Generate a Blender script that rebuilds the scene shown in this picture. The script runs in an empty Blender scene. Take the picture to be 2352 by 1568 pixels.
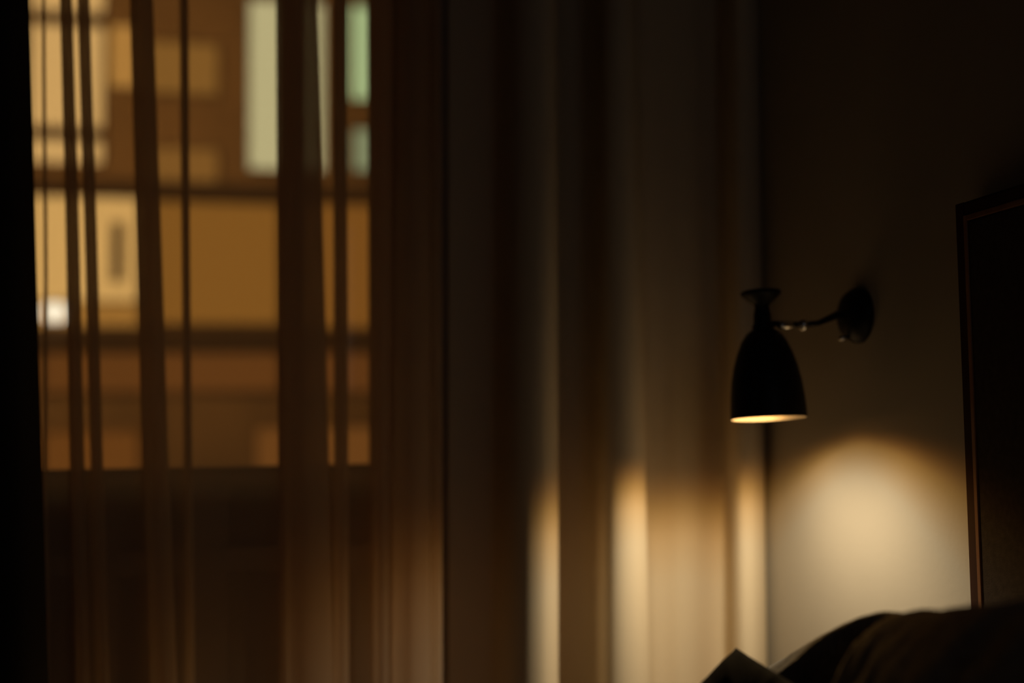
import bpy, bmesh, math, random
from mathutils import Vector, Matrix, noise

sc = bpy.context.scene
C = sc.collection
random.seed(4)

# ------------------------------------------------------------------ camera
W, H, F = 2352.0, 1568.0, 2700.0
EYE = Vector((0.0, 0.0, 1.05))
YAW, PITCH, ROLL = math.radians(12.0), math.radians(4.0), math.radians(0.7)
fwd = Vector((math.sin(YAW) * math.cos(PITCH), math.cos(YAW) * math.cos(PITCH), math.sin(PITCH)))
r0 = Vector((math.cos(YAW), -math.sin(YAW), 0.0))
u0 = r0.cross(fwd)
rgt = r0 * math.cos(ROLL) - u0 * math.sin(ROLL)
upv = u0 * math.cos(ROLL) + r0 * math.sin(ROLL)
cam_data = bpy.data.cameras.new('camera')
cam_data.sensor_width = 36.0
cam_data.lens = F / W * 36.0
cam_data.clip_start = 0.05
cam_data.clip_end = 200
cam_data.dof.use_dof = True
cam_data.dof.focus_distance = 2.10
cam_data.dof.aperture_fstop = 0.95
cam = bpy.data.objects.new('camera', cam_data)
C.objects.link(cam)
M4 = Matrix((rgt, upv, -fwd)).transposed().to_4x4()
M4.translation = EYE
cam.matrix_world = M4
sc.camera = cam

# ------------------------------------------------------------------ world, exposure, outdoor light
sc.view_settings.view_transform = 'Standard'
sc.view_settings.look = 'None'
sc.view_settings.exposure = 0.0
sc.view_settings.gamma = 1.0
sc.view_settings.use_curve_mapping = False
sc.cycles.transparent_max_bounces = 32
sc.cycles.max_bounces = 10
sc.cycles.diffuse_bounces = 6
sc.cycles.sample_clamp_indirect = 4.0
world = bpy.data.worlds.new('night_sky')
sc.world = world
world.use_nodes = True
bg = world.node_tree.nodes['Background']
bg.inputs[0].default_value = (0.35, 0.33, 0.30, 1)
bg.inputs[1].default_value = 0.012


def light(name, kind, loc, power, col, parent=None, **kw):
    d = bpy.data.lights.new(name, kind)
    d.energy = power
    d.color = col
    for k, v in kw.items():
        setattr(d, k, v)
    o = bpy.data.objects.new(name, d)
    C.objects.link(o)
    o.location = loc
    if parent:
        o.parent = parent
    return o


# sodium street light falling on the facade across the street
STREET_POWER = 650
st = light('street_light', 'AREA', (-4.0, 12.5, 8.5), STREET_POWER, (1.0, 0.50, 0.16), shape='DISK', size=1.5)
st.rotation_euler = (Vector((-3.0, 22.0, 2.0)) - Vector((-4.0, 12.5, 8.5))).to_track_quat('-Z', 'Y').to_euler()

# added fill light, out of view behind the camera, lifting the room's shadows
FILL_POWER = 1.1
fl = light('fill_light', 'AREA', (0.7, -2.2, 1.9), FILL_POWER, (0.84, 0.87, 1.0), shape='RECTANGLE', size=0.8, size_y=1.2)
fl.rotation_euler = (Vector((0.2, 2.9, 1.3)) - Vector((0.7, -2.2, 1.9))).to_track_quat('-Z', 'Y').to_euler()


# ------------------------------------------------------------------ helpers
def ray(px, py):
    return fwd + rgt * ((px - W / 2) / F) + upv * ((H / 2 - py) / F)


def on_y(px, py, y):            # where a sight line meets the plane y = const
    d = ray(px, py)
    return EYE + d * ((y - EYE.y) / d.y)


def on_x(px, py, x):
    d = ray(px, py)
    return EYE + d * ((x - EYE.x) / d.x)


def tag(o, label, cat, group=None, kind=None):
    if label:
        o['label'] = label
    if cat:
        o['category'] = cat
    if group:
        o['group'] = group
    if kind:
        o['kind'] = kind
    return o


def link(name, bm, mat, parent=None, smooth=False):
    me = bpy.data.meshes.new(name)
    bmesh.ops.recalc_face_normals(bm, faces=bm.faces)
    bm.to_mesh(me)
    bm.free()
    if smooth:
        for p in me.polygons:
            p.use_smooth = True
    if mat:
        me.materials.append(mat)
    o = bpy.data.objects.new(name, me)
    C.objects.link(o)
    if parent:
        o.parent = parent
    return o


def empty(name, loc=(0, 0, 0)):
    o = bpy.data.objects.new(name, None)
    o.empty_display_size = 0.05
    C.objects.link(o)
    o.location = loc
    return o


def box(bm, lo, hi, bevel=0.0):
    r = bmesh.ops.create_cube(bm, size=1.0)
    vs = r['verts']
    for v in vs:
        v.co = Vector([lo[i] + (v.co[i] + 0.5) * (hi[i] - lo[i]) for i in range(3)])
    if bevel > 0:
        es = list({e for v in vs for e in v.link_edges})
        bmesh.ops.bevel(bm, geom=es, offset=bevel, segments=2, affect='EDGES', profile=0.5)
    return bm


def boxes(*specs):
    bm = bmesh.new()
    for s in specs:
        box(bm, *s)
    return bm


def lathe(bm, prof, n=48, mat4=None, close=False):
    """profile of (radius, z) turned about z, then moved by mat4"""
    rings = []
    for r, z in prof:
        ring = []
        if r < 1e-6:
            v = bm.verts.new((0, 0, z))
            ring = [v] * n
        else:
            for i in range(n):
                a = 2 * math.pi * i / n
                ring.append(bm.verts.new((r * math.cos(a), r * math.sin(a), z)))
        rings.append(ring)
    pairs = list(zip(rings, rings[1:])) + ([(rings[-1], rings[0])] if close else [])
    for a, b in pairs:
        for i in range(n):
            j = (i + 1) % n
            vs = []
            for v in (a[i], a[j], b[j], b[i]):
                if v not in vs:
                    vs.append(v)
            if len(vs) >= 3:
                bm.faces.new(vs)
    if mat4 is not None:
        vset = {v for ring in rings for v in ring}
        for v in vset:
            v.co = mat4 @ v.co
    return bm


def tube(bm, pts, rad, n=16, cap=True):
    pts = [Vector(p) for p in pts]
    rings = []
    prev = None
    for i, p in enumerate(pts):
        t = (pts[min(i + 1, len(pts) - 1)] - pts[max(i - 1, 0)]).normalized()
        ref = prev if prev is not None else (Vector((0, 0, 1)) if abs(t.z) < 0.9 else Vector((1, 0, 0)))
        a = (ref - t * ref.dot(t)).normalized()
        b = t.cross(a)
        prev = a
        r = rad[i] if isinstance(rad, (list, tuple)) else rad
        rings.append([bm.verts.new(p + (a * math.cos(2 * math.pi * k / n) + b * math.sin(2 * math.pi * k / n)) * r) for k in range(n)])
    for x, y in zip(rings, rings[1:]):
        for k in range(n):
            bm.faces.new((x[k], x[(k + 1) % n], y[(k + 1) % n], y[k]))
    if cap:
        bm.faces.new(rings[0][::-1])
        bm.faces.new(rings[-1])
    return bm


def smooth_path(pts, n=5):
    out = []
    for i in range(len(pts) - 1):
        p0 = pts[max(i - 1, 0)]
        p1, p2 = pts[i], pts[i + 1]
        p3 = pts[min(i + 2, len(pts) - 1)]
        for k in range(n):
            t = k / n
            out.append(tuple(0.5 * (2 * p1[j] + (p2[j] - p0[j]) * t + (2 * p0[j] - 5 * p1[j] + 4 * p2[j] - p3[j]) * t * t
                                    + (3 * p1[j] - p0[j] - 3 * p2[j] + p3[j]) * t ** 3) for j in range(len(p1))))
    out.append(tuple(pts[-1]))
    return out


def cloth(name, nodes, mat, z_bot=0.015, z_top=2.57, rows=26, parent=None, sway=0.004, sub=5):
    """nodes: (px at the top of the view, px at its bottom, depth y): a hanging cloth whose plan is that path"""
    path = []
    for pt, pb, y in nodes:
        a, b = on_y(pt, 0, y), on_y(pb, 1568, y)
        k = (b.x - a.x) / (b.z - a.z)
        path.append((a.x - k * (a.z - 1.2), k, y))          # x at z = 1.2, lean per metre, y
    path = smooth_path(path, sub)
    bm = bmesh.new()
    grid = []
    for j in range(rows + 1):
        z = z_bot + (z_top - z_bot) * j / rows
        row = []
        for i, (x, k, y) in enumerate(path):
            s = noise.noise(Vector((x * 9, y * 9, z * 1.6))) * sway
            row.append(bm.verts.new((x + k * (z - 1.2) + s * 0.5, y + s, z)))
        grid.append(row)
    for a, b in zip(grid, grid[1:]):
        for i in range(len(a) - 1):
            bm.faces.new((a[i], a[i + 1], b[i + 1], b[i]))
    return link(name, bm, mat, parent, smooth=True)


# ------------------------------------------------------------------ materials
def mat(name, col, rough=0.7, metal=0.0, nscale=None, namt=0.08, bump=0.0, bscale=200, spec=0.3):
    m = bpy.data.materials.new(name)
    m.use_nodes = True
    nt = m.node_tree
    b = nt.nodes['Principled BSDF']
    b.inputs['Base Color'].default_value = (*col, 1)
    b.inputs['Roughness'].default_value = rough
    b.inputs['Metallic'].default_value = metal
    b.inputs['Specular IOR Level'].default_value = spec
    if nscale:
        tc = nt.nodes.new('ShaderNodeTexCoord')
        n = nt.nodes.new('ShaderNodeTexNoise')
        n.inputs['Scale'].default_value = nscale
        n.inputs['Detail'].default_value = 4
        r = nt.nodes.new('ShaderNodeValToRGB')
        r.color_ramp.elements[0].position = 0.3
        r.color_ramp.elements[1].position = 0.7
        r.color_ramp.elements[0].color = (*[c * (1 - namt) for c in col], 1)
        r.color_ramp.elements[1].color = (*[min(1, c * (1 + namt)) for c in col], 1)
        nt.links.new(tc.outputs['Object'], n.inputs['Vector'])
        nt.links.new(n.outputs['Fac'], r.inputs['Fac'])
        nt.links.new(r.outputs['Color'], b.inputs['Base Color'])
    if bump:
        tc = nt.nodes.new('ShaderNodeTexCoord')
        n = nt.nodes.new('ShaderNodeTexNoise')
        n.inputs['Scale'].default_value = bscale
        n.inputs['Detail'].default_value = 3
        bp = nt.nodes.new('ShaderNodeBump')
        bp.inputs['Strength'].default_value = bump
        bp.inputs['Distance'].default_value = 0.002
        nt.links.new(tc.outputs['Object'], n.inputs['Vector'])
        nt.links.new(n.outputs['Fac'], bp.inputs['Height'])
        nt.links.new(bp.outputs['Normal'], b.inputs['Normal'])
    return m


def wood(name, c1, c2, scale=6.0, axis=2):
    m = mat(name, c1, 0.45)
    nt = m.node_tree
    b = nt.nodes['Principled BSDF']
    tc = nt.nodes.new('ShaderNodeTexCoord')
    mp = nt.nodes.new('ShaderNodeMapping')
    sc_ = [scale * 8] * 3
    sc_[axis] = scale * 0.6
    mp.inputs['Scale'].default_value = sc_
    n = nt.nodes.new('ShaderNodeTexNoise')
    n.inputs['Scale'].default_value = 1.0
    n.inputs['Detail'].default_value = 6
    r = nt.nodes.new('ShaderNodeValToRGB')
    r.color_ramp.elements[0].position = 0.35
    r.color_ramp.elements[1].position = 0.68
    r.color_ramp.elements[0].color = (*c1, 1)
    r.color_ramp.elements[1].color = (*c2, 1)
    nt.links.new(tc.outputs['Object'], mp.inputs['Vector'])
    nt.links.new(mp.outputs['Vector'], n.inputs['Vector'])
    nt.links.new(n.outputs['Fac'], r.inputs['Fac'])
    nt.links.new(r.outputs['Color'], b.inputs['Base Color'])
    return m


def emit(name, col, strength):
    m = bpy.data.materials.new(name)
    m.use_nodes = True
    nt = m.node_tree
    nt.nodes.remove(nt.nodes['Principled BSDF'])
    e = nt.nodes.new('ShaderNodeEmission')
    e.inputs['Color'].default_value = (*col, 1)
    e.inputs['Strength'].default_value = strength
    nt.links.new(e.outputs[0], nt.nodes['Material Output'].inputs['Surface'])
    return m


def mix_fabric(name, col, transp, transl, weave=900):
    """woven cloth: open threads (transparent), scattered through-light and diffuse"""
    m = bpy.data.materials.new(name)
    m.use_nodes = True
    nt = m.node_tree
    nt.nodes.remove(nt.nodes['Principled BSDF'])
    d = nt.nodes.new('ShaderNodeBsdfDiffuse')
    d.inputs['Color'].default_value = (*col, 1)
    t = nt.nodes.new('ShaderNodeBsdfTranslucent')
    t.inputs['Color'].default_value = (*col, 1)
    a = nt.nodes.new('ShaderNodeMixShader')
    a.inputs[0].default_value = transl
    nt.links.new(d.outputs[0], a.inputs[1])
    nt.links.new(t.outputs[0], a.inputs[2])
    out = nt.nodes['Material Output']
    if transp > 0:
        tr = nt.nodes.new('ShaderNodeBsdfTransparent')
        tr.inputs['Color'].default_value = (1.0, 0.97, 0.92, 1)
        b = nt.nodes.new('ShaderNodeMixShader')
        b.inputs[0].default_value = transp
        nt.links.new(a.outputs[0], b.inputs[1])
        nt.links.new(tr.outputs[0], b.inputs[2])
        nt.links.new(b.outputs[0], out.inputs['Surface'])
    else:
        nt.links.new(a.outputs[0], out.inputs['Surface'])
    return m


def thin_glass(name):
    m = bpy.data.materials.new(name)
    m.use_nodes = True
    nt = m.node_tree
    nt.nodes.remove(nt.nodes['Principled BSDF'])
    t = nt.nodes.new('ShaderNodeBsdfTransparent')
    t.inputs['Color'].default_value = (0.94, 0.95, 0.93, 1)
    g = nt.nodes.new('ShaderNodeBsdfGlossy')
    g.inputs['Roughness'].default_value = 0.01
    x = nt.nodes.new('ShaderNodeMixShader')
    x.inputs[0].default_value = 0.04
    nt.links.new(t.outputs[0], x.inputs[1])
    nt.links.new(g.outputs[0], x.inputs[2])
    nt.links.new(x.outputs[0], nt.nodes['Material Output'].inputs['Surface'])
    return m


PLASTER = mat('warm_plaster', (0.44, 0.39, 0.315), 0.9, nscale=3.0, namt=0.03, bump=0.15, bscale=90, spec=0.1)
CEIL = mat('ceiling_paint', (0.22, 0.20, 0.18), 0.9, spec=0.1)
FLOOR = wood('oak_boards', (0.10, 0.06, 0.03), (0.16, 0.10, 0.055), 3.0, 0)
TRIM = mat('painted_trim', (0.66, 0.58, 0.46), 0.6)
SHEER = mix_fabric('sheer_voile', (0.92, 0.78, 0.62), 0.42, 0.72)
DRAPE = mix_fabric('cream_drape_cloth', (0.71, 0.60, 0.44), 0.0, 0.0)
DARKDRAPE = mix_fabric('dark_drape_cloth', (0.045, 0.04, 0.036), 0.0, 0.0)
GLASS = thin_glass('window_glass')
BLACK = mat('black_enamel', (0.006, 0.006, 0.007), 0.45, spec=0.25)
CHROME = mat('brushed_chrome', (0.75, 0.72, 0.68), 0.22, 1.0)
ENAMEL = mat('cream_enamel', (0.30, 0.29, 0.28), 0.5)
LINEN = mat('charcoal_linen', (0.34, 0.32, 0.29), 0.95, nscale=60, namt=0.25, bump=0.5, bscale=700, spec=0.1)
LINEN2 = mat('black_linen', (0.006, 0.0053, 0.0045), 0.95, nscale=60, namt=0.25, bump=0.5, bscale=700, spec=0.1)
SHEET = mat('grey_sheet', (0.10, 0.09, 0.08), 0.9, nscale=30, namt=0.1)
MAHOG = wood('red_brown_wood', (0.036, 0.011, 0.005), (0.060, 0.020, 0.008), 4.0, 2)
MAHOG.node_tree.nodes['Principled BSDF'].inputs['Roughness'].default_value = 0.75
MAHOG.node_tree.nodes['Principled BSDF'].inputs['Specular IOR Level'].default_value = 0.1
BEADW = wood('lit_edge_wood', (0.20, 0.08, 0.03), (0.27, 0.12, 0.05), 4.0, 2)  # paler tone stands in for lamp light caught on the bead
UPHOL = mat('dark_headboard_cloth', (0.05, 0.036, 0.027), 0.95, nscale=80, namt=0.2, bump=0.4, bscale=500, spec=0.1)

# ------------------------------------------------------------------ room
XL, XR, YF, YB, ZC = -2.6, 1.27, -2.4, 3.06, 2.60
WT = 0.22


def structure(name, bm, m, parent=None):
    o = link(name, bm, m, parent)
    if parent is None:
        o['kind'] = 'structure'
    return o


structure('floor', boxes(((XL - WT, YF - WT, -0.12), (XR + WT, YB + WT, 0.0))), FLOOR)
structure('ceiling', boxes(((XL - WT, YF - WT, ZC), (XR + WT, YB + WT, ZC + 0.12))), CEIL)
structure('wall_right', boxes(((XR, YF - WT, 0), (XR + WT, YB + WT, ZC))), PLASTER)
structure('wall_left', boxes(((XL - WT, YF - WT, 0), (XL, YB + WT, ZC))), PLASTER)
structure('wall_front', boxes(((XL, YF - WT, 0), (XR, YF, ZC))), PLASTER)
# window opening
WX0 = -0.66
WX1 = on_y(858, 600, YB + 0.06).x
WZ0 = on_y(500, 1083, YB + 0.06).z
WZ1 = 2.42
structure('wall_back', boxes(((XL, YB, 0), (WX0, YB + WT, ZC)), ((WX1, YB, 0), (XR, YB + WT, ZC)),
                             ((WX0, YB, 0), (WX1, YB + WT, WZ0)), ((WX0, YB, WZ1), (WX1, YB + WT, ZC))), PLASTER)
FY0, FY1 = YB + 0.06, YB + 0.12
fr = 0.035
frame = bmesh.new()
mx = on_y(672, 600, FY0).x
for lo, hi in [((WX0, FY0, WZ0), (WX0 + fr, FY1, WZ1)), ((WX1 - 0.004, FY0, WZ0), (WX1, FY1, WZ1)),
               ((WX0 + fr, FY0, WZ0), (WX1 - .004, FY1, WZ0 + 0.012)), ((WX0 + fr, FY0, WZ1 - fr), (WX1 - .004, FY1, WZ1))]:
    box(frame, lo, hi)
win = structure('window_1', frame, TRIM)
link('mullion', boxes(((mx - 0.030, FY0 - .005, WZ0 + .012), (mx + 0.030, FY1, WZ1 - fr), 0.004)), TRIM, win)
link('pane', boxes(((WX0 + fr, FY0 + .025, WZ0 + .012), (mx - 0.03, FY0 + .030, WZ1 - fr))), GLASS, win)
link('pane', boxes(((mx + 0.03, FY0 + .025, WZ0 + .012), (WX1 - .004, FY0 + .030, WZ1 - fr))), GLASS, win)
structure('trim_1', boxes(((WX0 - .05, YB - 0.012, WZ0 - 0.028), (WX1 + .05, YB + 0.06, WZ0 - 0.002), 0.004)), TRIM)
# panelled apron under the sill
z1 = on_y(640, 1252, YB).z
z2 = on_y(640, 1308, YB).z
structure('trim_2', boxes(((WX0 - .3, YB - 0.022, z2), (WX1 + .16, YB, z1), 0.006)), TRIM)
ap = bmesh.new()
for px in (232, 482, 745, 915):
    x = on_y(px, 1180, YB).x
    box(ap, (x - 0.045, YB - 0.012, 0.12), (x + 0.045, YB, z2))
    box(ap, (x - 0.045, YB - 0.012, z1), (x + 0.045, YB, WZ0 - 0.03))
structure('trim_3', ap, TRIM)
structure('baseboard_right', boxes(((XR - 0.015, YF, 0), (XR, YB, 0.10), 0.004)), TRIM)
structure('baseboard_back', boxes(((XL, YB - 0.015, 0), (XR - 0.015, YB, 0.10), 0.004)), TRIM)

# ------------------------------------------------------------------ curtains
Y0 = 2.885


def fold(lt, rt, lb, rb, y0=Y0, dep=None, layers=2):
    """a pleat: bulges to the room, turns back behind itself and zigzags, so several layers overlap"""
    w = rt - lt
    d = dep if dep is not None else min(0.05, 0.0008 * w + 0.006)

    def P(f, y):
        return (lt + f * (rt - lt), lb + f * (rb - lb), y)
    pts = [P(0.0, y0), P(0.18, y0 - 0.6 * d), P(0.5, y0 - d), P(0.82, y0 - 0.85 * d), P(0.99, y0 - 0.45 * d), P(0.94, y0 - 0.1 * d)]
    y = y0 + 0.004
    for k in range(layers):
        pts += [P(0.08, y), P(0.03, y + 0.004), P(0.08, y + 0.008), P(0.93, y + 0.010), P(0.98, y + 0.014), P(0.93, y + 0.018)]
        y += 0.020
    pts = pts[:-2]
    return pts


nodes = [(20, 40, Y0), (62, 84, Y0 + .005)]
for s, lay in [((97, 106, 104, 114), 1), ((138, 166, 172, 206), 2), ((178, 206, 222, 250), 2), ((297, 350, 342, 404), 2), ((416, 432, 432, 446), 2),
               ((634, 726, 642, 764), 2), ((766, 796, 768, 800), 2), ((848, 902, 852, 900), 2)]:
    nodes += fold(*s, layers=lay)
nodes += fold(915, 984, 902, 986, Y0 - .02) + fold(990, 1012, 992, 1016, Y0 - .015) + [(1004, 1006, Y0 + .045), (996, 998, Y0 + .06)]
sheer = cloth('sheer_curtain', nodes, SHEER, rows=20, sub=4)
tag(sheer, 'sheer voile curtain with slim dark pleats across the night window', 'curtain')

dn = [(1030, 1030, 3.02), (1080, 1080, 3.025), (1130, 1128, 3.00), (1152, 1146, 2.93), (1168, 1160, 2.86), (1188, 1180, 2.80), (1216, 1210, 2.765),
      (1248, 1246, 2.750), (1270, 1270, 2.762), (1281, 1283, 2.795), (1272, 1275, 2.835), (1262, 1262, 2.90), (1268, 1272, 2.99), (1300, 1304, 3.03),
      (1330, 1338, 3.032), (1350, 1362, 3.00), (1366, 1372, 2.93), (1376, 1380, 2.85), (1384, 1388, 2.80), (1400, 1406, 2.765), (1424, 1436, 2.748), (1446, 1470, 2.752), (1459, 1493, 2.785),
      (1452, 1486, 2.83), (1446, 1480, 2.89), (1470, 1500, 2.945), (1515, 1525, 2.955), (1555, 1562, 2.940), (1590, 1594, 2.945), (1625, 1628, 2.970), (1650, 1654, 2.975), (1662, 1668, 2.955),
      (1668, 1677, 2.90), (1676, 1686, 2.84), (1692, 1704, 2.80), (1718, 1732, 2.79), (1738, 1756, 2.81), (1742, 1763, 2.835), (1736, 1755, 2.86)]
dr = cloth('drape', dn, DRAPE, rows=30, sub=6, sway=0.003)
tag(dr, 'cream drape in deep pleats beside the wall lamp, lower half lit', 'curtain', None)
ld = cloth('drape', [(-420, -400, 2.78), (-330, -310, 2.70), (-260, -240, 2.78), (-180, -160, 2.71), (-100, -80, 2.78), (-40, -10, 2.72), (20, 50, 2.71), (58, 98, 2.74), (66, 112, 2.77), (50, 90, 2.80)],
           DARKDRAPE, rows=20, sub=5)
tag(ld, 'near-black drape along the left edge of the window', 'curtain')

# ------------------------------------------------------------------ wall lamp
LY = 2.335
plate_c = on_x(1955, 724, XR - 0.02)
LY = plate_c.y
rim_c = None
# lamp hangs in the plane y = LY, an arm's length from the wall
dd = ray(1766, 961)
rim_c = EYE + dd * ((LY + 0.02 - EYE.y) / dd.y)
lamp = empty('wall_lamp', (XR, LY, plate_c.z))
tag(lamp, 'black bell-shaped wall lamp on a short arm, lit and shining down', 'lamp')


def child(name, bm, m, smooth=True, parent=lamp):
    o = link(name, bm, m, None, smooth)
    o.parent = parent
    o.matrix_parent_inverse = Matrix.Translation(-lamp.location) if parent is lamp else Matrix.Identity(4)
    return o


# shade axis: tipped a little so the rim drops on the window side and opens towards the bed
ax_up = (upv * 1.0 + rgt * (-0.035) + (-fwd) * (-0.138)).normalized()
zax = ax_up
xax = rgt - zax * rgt.dot(zax)
xax.normalize()
yax = zax.cross(xax)
LM = Matrix((xax, yax, zax)).transposed().to_4x4()
LM.translation = rim_c
R = 173 / 2 / F * (rim_c - EYE).dot(fwd)
k = R / 86.5                                       # metres per photo pixel at the lamp
outer = [(86.5, 0), (86, 20), (84, 50), (80, 85), (73, 120), (64, 150), (52, 178), (40, 196), (26, 206), (16, 210)]
inner = [(84.5, 0), (84, 20), (81, 50), (77, 85), (70, 120), (61, 148), (49, 174), (37, 190), (22, 199), (0, 202)]
bm = bmesh.new()
lathe(bm, [(r * k, z * k) for r, z in outer], 64, LM)
child('shade', bm, BLACK)
bm = bmesh.new()
lathe(bm, [(86.6 * k, 0)] + [(r * k, z * k) for r, z in inner], 64, LM)
o = child('shade_lining', bm, ENAMEL)
o['label'] = 'pale enamelled inside of the shade, glowing'
# neck, counter-cup and cap above the shade
bm = bmesh.new()
lathe(bm, [(0, 206), (24, 206), (25, 214), (21, 222), (20, 240), (18, 250), (16, 262), (22, 268), (34, 277), (44, 286), (48, 292), (46, 296), (30, 295), (0, 295)], 40,
      LM @ Matrix.Scale(k, 4))
child('cap', bm, BLACK)
# joint + arm
neck = LM @ Vector((0, 0, 222 * k))
wallp = Vector((XR, LY, plate_c.z))
jc = on_y(1845, 746, LY)
bm = bmesh.new()
tube(bm, [neck, neck + (jc - neck) * 0.5, jc], 0.0060, 14)
child('arm', bm, BLACK)
bm = bmesh.new()
a0, a1 = on_y(1790, 747, LY), on_y(1822, 747, LY)
tube(bm, [a0, a0 + (a1 - a0) * .15, a1 - (a1 - a0) * .15, a1], [0.0065, 0.0082, 0.0082, 0.0065], 16)
child('collar', bm, CHROME)
bm = bmesh.new()
bmesh.ops.create_uvsphere(bm, u_segments=24, v_segments=14, radius=0.0125, matrix=Matrix.Translation(jc))
child('ball_joint', bm, CHROME)
bm = bmesh.new()
tube(bm, [jc, on_y(1880, 742, LY), wallp + Vector((-0.055, 0, 0.0)), wallp + Vector((-0.005, 0, 0))], [0.006, 0.006, 0.0085, 0.0085], 14)
child('arm', bm, BLACK)
# domed wall plate
pr = 130 / 2 / F * (plate_c - EYE).dot(fwd)
bm = bmesh.new()
lathe(bm, [(0, 0.042), (0.012, 0.042), (pr * .5, 0.039), (pr * .8, 0.028), (pr * .95, 0.014), (pr, 0.006), (pr, 0.0)], 48,
      Matrix.Translation(wallp) @ Matrix.Rotation(math.radians(-90), 4, 'Y'))
child('wall_plate', bm, BLACK)
bm = bmesh.new()
sp = on_x(1937, 777, XR - 0.040)
tube(bm, [sp + Vector((0.02, 0, 0)), sp, sp + Vector((-0.010, 0, 0))], [0.006, 0.006, 0.004], 12)
child('switch', bm, CHROME)
# bulb
BULB_COL = (1.0, 0.80, 0.50)
bc = LM @ Vector((0, 0, 92 * k))
bm = bmesh.new()
lathe(bm, [(0, -38 * k), (14 * k, -35 * k), (25 * k, -22 * k), (29 * k, -4 * k), (25 * k, 16 * k), (14 * k, 34 * k), (12 * k, 60 * k), (0, 60 * k)], 32,
      Matrix.Translation(bc) @ LM.to_3x3().to_4x4())
o = child('bulb', bm, emit('bulb_glow', (1.0, 0.82, 0.60), 4.0))
# its light: a reflector bulb, strongest straight down, with a softer amber spill
BEAM = 20.5
bl = light('bulb_beam', 'POINT', (0, 0, 0), BEAM, (1, 1, 1), None, shadow_soft_size=0.014)
bl.parent = lamp
bl.matrix_parent_inverse = Matrix.Translation(-lamp.location)
bl.location = LM @ Vector((0, 0, 26 * k))
bl.data.use_nodes = True
nt = bl.data.node_tree
em = nt.nodes['Emission']
geo = nt.nodes.new('ShaderNodeNewGeometry')
sep = nt.nodes.new('ShaderNodeSeparateXYZ')
nt.links.new(geo.outputs['Incoming'], sep.inputs[0])


def lmap(src, f0, f1, t0, t1, smooth=True):
    n = nt.nodes.new('ShaderNodeMapRange')
    n.interpolation_type = 'SMOOTHSTEP' if smooth else 'LINEAR'
    for i_, v_ in zip((1, 2, 3, 4), (f0, f1, t0, t1)):
        n.inputs[i_].default_value = v_
    nt.links.new(src, n.inputs[0])
    return n.outputs[0]


SGN = -1.0
neg = nt.nodes.new('ShaderNodeMath')
neg.operation = 'MULTIPLY'
neg.inputs[1].default_value = SGN
nt.links.new(sep.outputs['Z'], neg.inputs[0])
negx = nt.nodes.new('ShaderNodeMath')
negx.operation = 'MULTIPLY'
negx.inputs[1].default_value = -SGN
nt.links.new(sep.outputs['X'], negx.inputs[0])
polar = lmap(neg.outputs[0], 0.09, 0.85, 0.0, 1.0)          # photometry: brightest straight down
side = lmap(negx.outputs[0], 0.30, 0.95, 1.0, 0.14)         # weaker towards the wall it hangs on
mul = nt.nodes.new('ShaderNodeMath')
mul.operation = 'MULTIPLY'
nt.links.new(polar, mul.inputs[0])
nt.links.new(side, mul.inputs[1])
nt.links.new(mul.outputs[0], em.inputs['Strength'])
rmp = nt.nodes.new('ShaderNodeValToRGB')                     # amber at the skirt of the beam, cream in its core
rmp.color_ramp.elements[0].position = 0.02
rmp.color_ramp.elements[0].color = (1.0, 0.34, 0.03, 1)
rmp.color_ramp.elements[1].position = 0.75
rmp.color_ramp.elements[1].color = (1.0, 0.81, 0.53, 1)
e3 = rmp.color_ramp.elements.new(0.32)
e3.color = (1.0, 0.56, 0.16, 1)
nt.links.new(polar, rmp.inputs[0])
nt.links.new(rmp.outputs[0], em.inputs['Color'])

# ------------------------------------------------------------------ bed
HB_Y1 = on_x(2222, 1200, XR - 0.045).y
HB_Z = on_x(2206, 466, XR - 0.045).z
BY0, BY1 = HB_Y1 - 1.70, HB_Y1
bed = empty('bed', (XR - 0.05, (BY0 + BY1) / 2, 0))
tag(bed, 'dark wooden bed with a tall red-brown headboard against the lamp wall', 'bed')


def bchild(name, bm, m, smooth=False):
    o = link(name, bm, m, None, smooth)
    o.parent = bed
    o.matrix_parent_inverse = Matrix.Translation(-bed.location)
    return o


pw = on_x(2222, 1200, XR - 0.045).y - on_x(2241, 1200, XR - 0.045).y
hx0, hx1 = XR - 0.045, XR - 0.006
bm = boxes(((hx0, BY1 - pw, 0.0), (hx1, BY1, HB_Z), 0.0015), ((hx0, BY0, 0.0), (hx1, BY0 + pw, HB_Z), 0.004),
           ((hx0, BY0 + pw, HB_Z - pw), (hx1, BY1 - pw, HB_Z), 0.004))
hb = bchild('headboard', bm, MAHOG)
bw = 0.010
bx0, bx1 = hx0 - 0.0015, hx0 + 0.02
bm = boxes(((bx0, BY1 - pw - bw, 0.25), (bx1, BY1 - pw, HB_Z - pw), 0.001), ((bx0, BY0 + pw, 0.25), (bx1, BY0 + pw + bw, HB_Z - pw), 0.001),
           ((bx0, BY0 + pw + bw, HB_Z - pw - bw), (bx1, BY1 - pw - bw, HB_Z - pw), 0.001))
bd = link('bead', bm, BEADW, None, False)
bd['label'] = 'wooden edge strip inside the headboard frame, coloured pale as if catching light'
bd.parent = hb
bchild('headboard_panel', boxes(((hx0 + 0.0005, BY0 + pw + bw, 0.25), (hx1 - .002, BY1 - pw - bw, HB_Z - pw - bw), 0.004)), UPHOL)
BX0 = XR - 2.10
bchild('side_rail', boxes(((BX0, BY0 + .02, 0.14), (hx0, BY0 + .05, 0.30), 0.004)), MAHOG)
bchild('side_rail', boxes(((BX0, BY1 - .05, 0.14), (hx0, BY1 - .02, 0.30), 0.004)), MAHOG)
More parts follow.
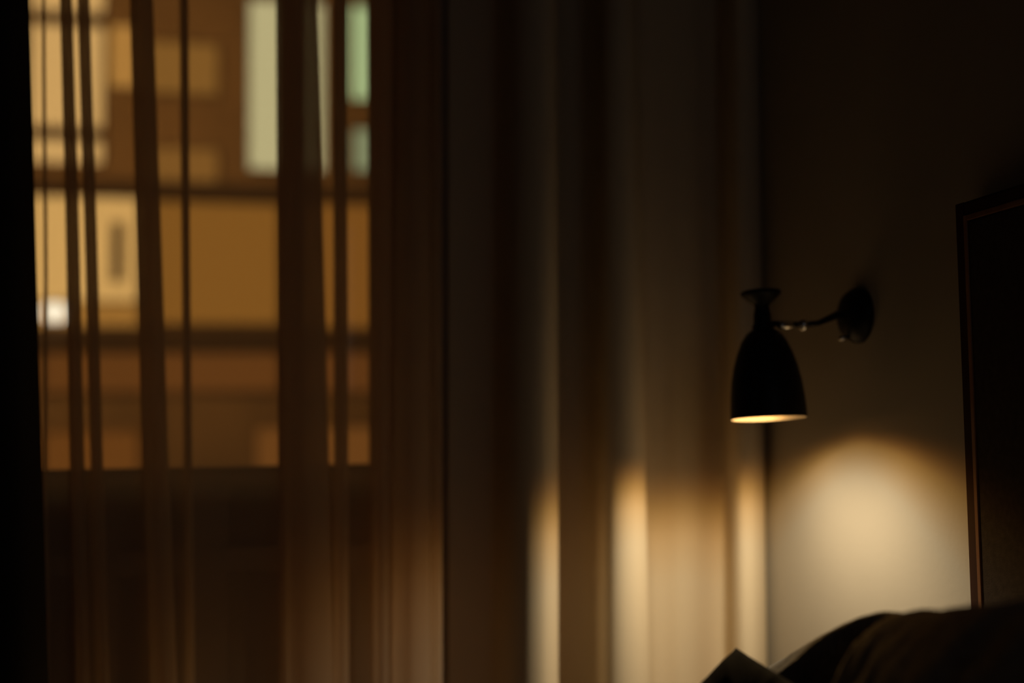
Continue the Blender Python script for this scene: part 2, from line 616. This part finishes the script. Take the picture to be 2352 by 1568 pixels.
bchild('foot_rail', boxes(((BX0 - .03, BY0 + .02, 0.14), (BX0, BY1 - .02, 0.30), 0.004)), MAHOG)
bchild('slat_base', boxes(((BX0, BY0 + .05, 0.20), (hx0, BY1 - .05, 0.22))), MAHOG)
for y in (BY0 + .04, BY1 - .08):
    bchild('leg', boxes(((BX0 - .03, y, 0.0), (BX0 + .02, y + .05, 0.14), 0.004)), MAHOG)
MZ = 0.42
mt = link('mattress', boxes(((BX0 + .005, BY0 + .06, 0.22), (hx0 - .012, BY1 - .06, MZ), 0.035)), SHEET, None, False)
tag(mt, 'grey mattress on the wooden bed, under the dark duvet', 'mattress')

# cushion standing on its corner against the duvet
def cushion(size, thick):
    bm = bmesh.new()
    N = 44
    gs = []
    for side in (1, -1):
        g = []
        for i in range(N + 1):
            row = []
            for j in range(N + 1):
                u, v = i / N * 2 - 1, j / N * 2 - 1
                pin = 1 - 0.07 * (1 - (u * u) ** 1.0) * (v * v) ** 2 * 1.0
                pin2 = 1 - 0.07 * (1 - (v * v) ** 1.0) * (u * u) ** 2 * 1.0
                h = max(0.0, (1 - abs(u) ** 2.6) * (1 - abs(v) ** 2.6)) ** 0.55
                c = math.hypot(u, v)
                an = math.atan2(v, u)
                wr = 0.07 * sum(math.sin(an * m + p) for m, p in ((23, .4), (37, 2.1), (15, 1.0))) * max(0, c - 0.45) * max(0, 1.25 - c) * min(1, 6 * (1 - max(abs(u), abs(v))))
                rc = 1 - 0.025 * (abs(u) * abs(v)) ** 5
                row.append((u * size / 2 * pin2 * rc, v * size / 2 * pin * rc, side * (thick / 2 * h + wr * thick * 0.9)))
            g.append(row)
        gs.append(g)
    vt = [[bm.verts.new(p) for p in row] for row in gs[0]]
    vb = [[(vt[i][j] if i in (0, N) or j in (0, N) else bm.verts.new(gs[1][i][j])) for j in range(N + 1)] for i in range(N + 1)]
    for i in range(N):
        for j in range(N):
            bm.faces.new((vt[i][j], vt[i + 1][j], vt[i + 1][j + 1], vt[i][j + 1]))
            bm.faces.new((vb[i][j], vb[i][j + 1], vb[i + 1][j + 1], vb[i + 1][j]))
    return bm


CS = 0.30
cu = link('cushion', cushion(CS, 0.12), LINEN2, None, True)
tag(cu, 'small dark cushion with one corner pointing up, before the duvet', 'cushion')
tip = on_x(1690, 1487, 0.72)
yaw = math.radians(-40)
for deg in range(40, 75):
    Rm = Matrix.Rotation(yaw, 4, 'Z') @ Matrix.Rotation(math.radians(90 - deg), 4, 'X') @ Matrix.Rotation(math.radians(45 + 17), 4, 'Z')
    far = max((Rm @ v.co for v in cu.data.vertices), key=lambda p: p.z)
    Rm.translation = tip - far
    pts = [Rm @ v.co for v in cu.data.vertices]
    if min(p.z for p in pts) >= MZ + 0.014:
        break
cu.matrix_world = Rm
from mathutils.bvhtree import BVHTree
cu_tree = BVHTree.FromPolygons(pts, [list(p.vertices) for p in cu.data.polygons])

# duvet: a rumpled heap; its ridge follows the line seen against the lit wall
RX = 0.86
ridge_px = [(1560, 1700), (1660, 1608), (1740, 1556), (1780, 1534), (1850, 1493), (1900, 1463), (1960, 1430), (2010, 1412), (2080, 1403), (2150, 1399), (2230, 1391),
            (2352, 1383), (2460, 1384), (2600, 1400), (2800, 1450)]
ridge = [on_x(px, py, RX) for px, py in ridge_px]
ridge.sort(key=lambda v: v.y)


def ridge_z(y):
    if y <= ridge[0].y:
        return ridge[0].z
    for a, b in zip(ridge, ridge[1:]):
        if a.y <= y <= b.y:
            t = (y - a.y) / (b.y - a.y)
            return a.z + (b.z - a.z) * t
    return ridge[-1].z


def sstep(a, b, x):
    t = max(0.0, min(1.0, (x - a) / (b - a)))
    return t * t * (3 - 2 * t)


bm = bmesh.new()
NX, NY = 200, 320
DX0, DX1, DY0, DY1 = -0.1, hx0 - 0.03, BY0 + 0.08, BY1 + 0.02
grid = []
for i in range(NX + 1):
    row = []
    for j in range(NY + 1):
        x = DX0 + (DX1 - DX0) * i / NX
        y = DY0 + (DY1 - DY0) * j / NY
        rz = max(MZ + 0.05, ridge_z(y))
        s = abs(x - RX)
        prof = math.exp(-(s / 0.20) ** 2) if x < RX else math.exp(-(s / 0.17) ** 2)
        e = sstep(DY0, DY0 + .12, y) * sstep(DY1, DY1 - .10, y) * sstep(DX0, DX0 + .08, x) * sstep(DX1, DX1 - .06, x)
        base = MZ + 0.008 + 0.05 * e
        z = base + (rz - base) * prof * (0.35 + 0.65 * e)
        q = (x * 0.8 + y * 0.9)
        w = 1 - abs(noise.noise(Vector((x * 7 + y * 3, y * 6 - x * 5, 1.7)))) * 2
        w2 = 1 - abs(noise.noise(Vector((x * 17 - y * 9, y * 15 + x * 4, 8.3)))) * 2
        z += ((w - 0.55) * 0.030 + (w2 - 0.5) * 0.010) * e * (1 - 0.93 * prof ** 2)
        w3 = noise.noise(Vector((y * 20 + x * 7, x * 4 - y * 2, 3.1)))
        w4 = noise.noise(Vector((y * 45 - x * 30, x * 12 + y * 6, 5.7)))
        z += (w3 * 0.004 + w4 * 0.0018) * e
        hit = cu_tree.ray_cast(Vector((x, y, MZ - 0.2)), Vector((0, 0, 1)))
        if hit[0] is not None:                              # the bedding gives way under the cushion
            z = min(z, hit[0].z - 0.006)
        row.append(bm.verts.new((x, y, max(z, MZ + 0.006))))
    grid.append(row)
low = {}
for a, b in zip(grid, grid[1:]):
    for j in range(NY):
        bm.faces.new((a[j], a[j + 1], b[j + 1], b[j]))
# turned-under border so the duvet has thickness
border = [grid[0][j] for j in range(NY + 1)] + [grid[i][NY] for i in range(1, NX + 1)] + [grid[NX][j] for j in range(NY - 1, -1, -1)] + [grid[i][0] for i in range(NX - 1, 0, -1)]
lowv = [bm.verts.new((v.co.x, v.co.y, MZ + 0.001)) for v in border]
for i in range(len(border)):
    j = (i + 1) % len(border)
    bm.faces.new((border[i], border[j], lowv[j], lowv[i]))
duv = link('duvet', bm, LINEN, None, True)
tag(duv, 'heaped charcoal linen duvet rising in front of the lit wall', 'duvet')


# ------------------------------------------------------------------ across the street
FYD = 22.0


def fpt(px, py, y=FYD):
    return on_y(px, py, y)


STONE = mat('ochre_render', (0.42, 0.30, 0.17), 0.9, nscale=0.8, namt=0.15, spec=0.1)
LEDGE = mat('dark_ledge_stone', (0.10, 0.07, 0.045), 0.9, spec=0.1)
FRAMEX = mat('brown_window_frame', (0.12, 0.065, 0.03), 0.7, spec=0.2)
bld = empty('building', (0, FYD, -6))
tag(bld, 'ochre building across the street with warmly lit windows', 'building')


def fch(name, bm, m, parent=bld, label=None):
    o = link(name, bm, m, None)
    o.parent = parent
    if parent is bld:
        o.matrix_parent_inverse = Matrix.Translation(-bld.location)
    if label:
        o['label'] = label
    return o


x0, x1 = fpt(-150, 600).x, fpt(1050, 600).x
fch('facade', boxes(((x0 - 2, FYD, -6), (x1 + 2, FYD + 0.4, 14))), STONE)
for py0, py1 in ((424, 464), (752, 800)):
    a, b = fpt(560, py0), fpt(560, py1)
    fch('ledge', boxes(((x0 - 2, FYD - 0.22, b.z), (x1 + 2, FYD, a.z), 0.02)), LEDGE)

T = 0.40 * 0.92


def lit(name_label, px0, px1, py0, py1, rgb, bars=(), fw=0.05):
    """a lit window, or lantern-lit wall put into emission: frame with glowing glass; px bounds measured along the facade"""
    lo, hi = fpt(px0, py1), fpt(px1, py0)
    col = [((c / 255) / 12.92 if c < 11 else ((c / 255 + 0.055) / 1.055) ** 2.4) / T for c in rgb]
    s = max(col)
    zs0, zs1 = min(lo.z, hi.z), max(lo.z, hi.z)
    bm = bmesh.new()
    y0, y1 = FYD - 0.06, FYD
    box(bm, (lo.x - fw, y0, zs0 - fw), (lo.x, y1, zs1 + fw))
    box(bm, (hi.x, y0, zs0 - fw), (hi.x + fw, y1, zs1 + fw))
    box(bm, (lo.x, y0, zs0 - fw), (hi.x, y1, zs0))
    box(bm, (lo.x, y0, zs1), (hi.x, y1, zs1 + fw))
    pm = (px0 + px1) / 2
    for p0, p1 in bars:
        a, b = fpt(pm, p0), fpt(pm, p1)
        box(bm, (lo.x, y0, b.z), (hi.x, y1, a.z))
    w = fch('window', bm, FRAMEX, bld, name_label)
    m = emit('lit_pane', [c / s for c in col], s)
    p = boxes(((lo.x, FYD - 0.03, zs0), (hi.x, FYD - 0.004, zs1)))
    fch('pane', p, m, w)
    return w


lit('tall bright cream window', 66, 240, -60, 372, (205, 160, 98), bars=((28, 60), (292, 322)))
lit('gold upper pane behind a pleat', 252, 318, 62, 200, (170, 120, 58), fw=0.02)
wb = lit('bright cream glowing panel standing in for lantern-lit wall', 66, 318, 442, 690, (205, 158, 92))  # lantern light on the wall, put into a glowing panel
a, b = fpt(256, 648), fpt(286, 512)
fch('shutter', boxes(((a.x, FYD - 0.10, a.z), (b.x, FYD - 0.04, b.z), 0.02)), FRAMEX, wb, 'small brown hanging on the bright panel')
lit('gold glowing panel standing in for lantern-lit wall', 66, 318, 696, 750, (150, 102, 44), fw=0.02)  # lantern glow on the wall given as emission
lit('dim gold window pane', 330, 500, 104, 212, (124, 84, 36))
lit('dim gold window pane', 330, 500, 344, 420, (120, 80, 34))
lit('wide amber glowing panel standing in for lantern-lit wall', 345, 640, 472, 742, (124, 80, 29))  # fading lantern light on the wall, imitated by two evenly glowing panels
lit('wide amber glowing panel standing in for lantern-lit wall', 655, 900, 474, 762, (116, 72, 25))
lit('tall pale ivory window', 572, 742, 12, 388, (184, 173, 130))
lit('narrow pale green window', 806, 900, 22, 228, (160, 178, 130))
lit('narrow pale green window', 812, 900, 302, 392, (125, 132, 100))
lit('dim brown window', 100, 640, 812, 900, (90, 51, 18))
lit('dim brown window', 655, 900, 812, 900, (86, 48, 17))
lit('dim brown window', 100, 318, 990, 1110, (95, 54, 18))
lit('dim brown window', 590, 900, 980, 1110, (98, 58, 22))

lan = empty('wall_lantern', fpt(125, 740, FYD - 0.3))
tag(lan, 'small white street lantern on the facade across the street', 'lantern')
lc = fpt(126, 717, FYD - 0.3)
bm = bmesh.new()
lathe(bm, [(0, -0.16), (0.12, -0.15), (0.20, -0.09), (0.22, 0), (0.20, 0.09), (0.12, 0.15), (0, 0.16)], 24, Matrix.Translation(lc))
g = link('globe', bm, emit('lantern_glow', (1.0, 0.88, 0.70), 3.2), None, True)
g.parent = lan
g.matrix_parent_inverse = Matrix.Translation(-lan.location)
bm = bmesh.new()
tube(bm, [lc + Vector((0, 0.3, -0.22)), lc + Vector((0, 0.1, -0.24)), lc + Vector((0, 0, -0.15))], 0.025, 10)
g = link('bracket', bm, BLACK, None, True)
g.parent = lan
g.matrix_parent_inverse = Matrix.Translation(-lan.location)
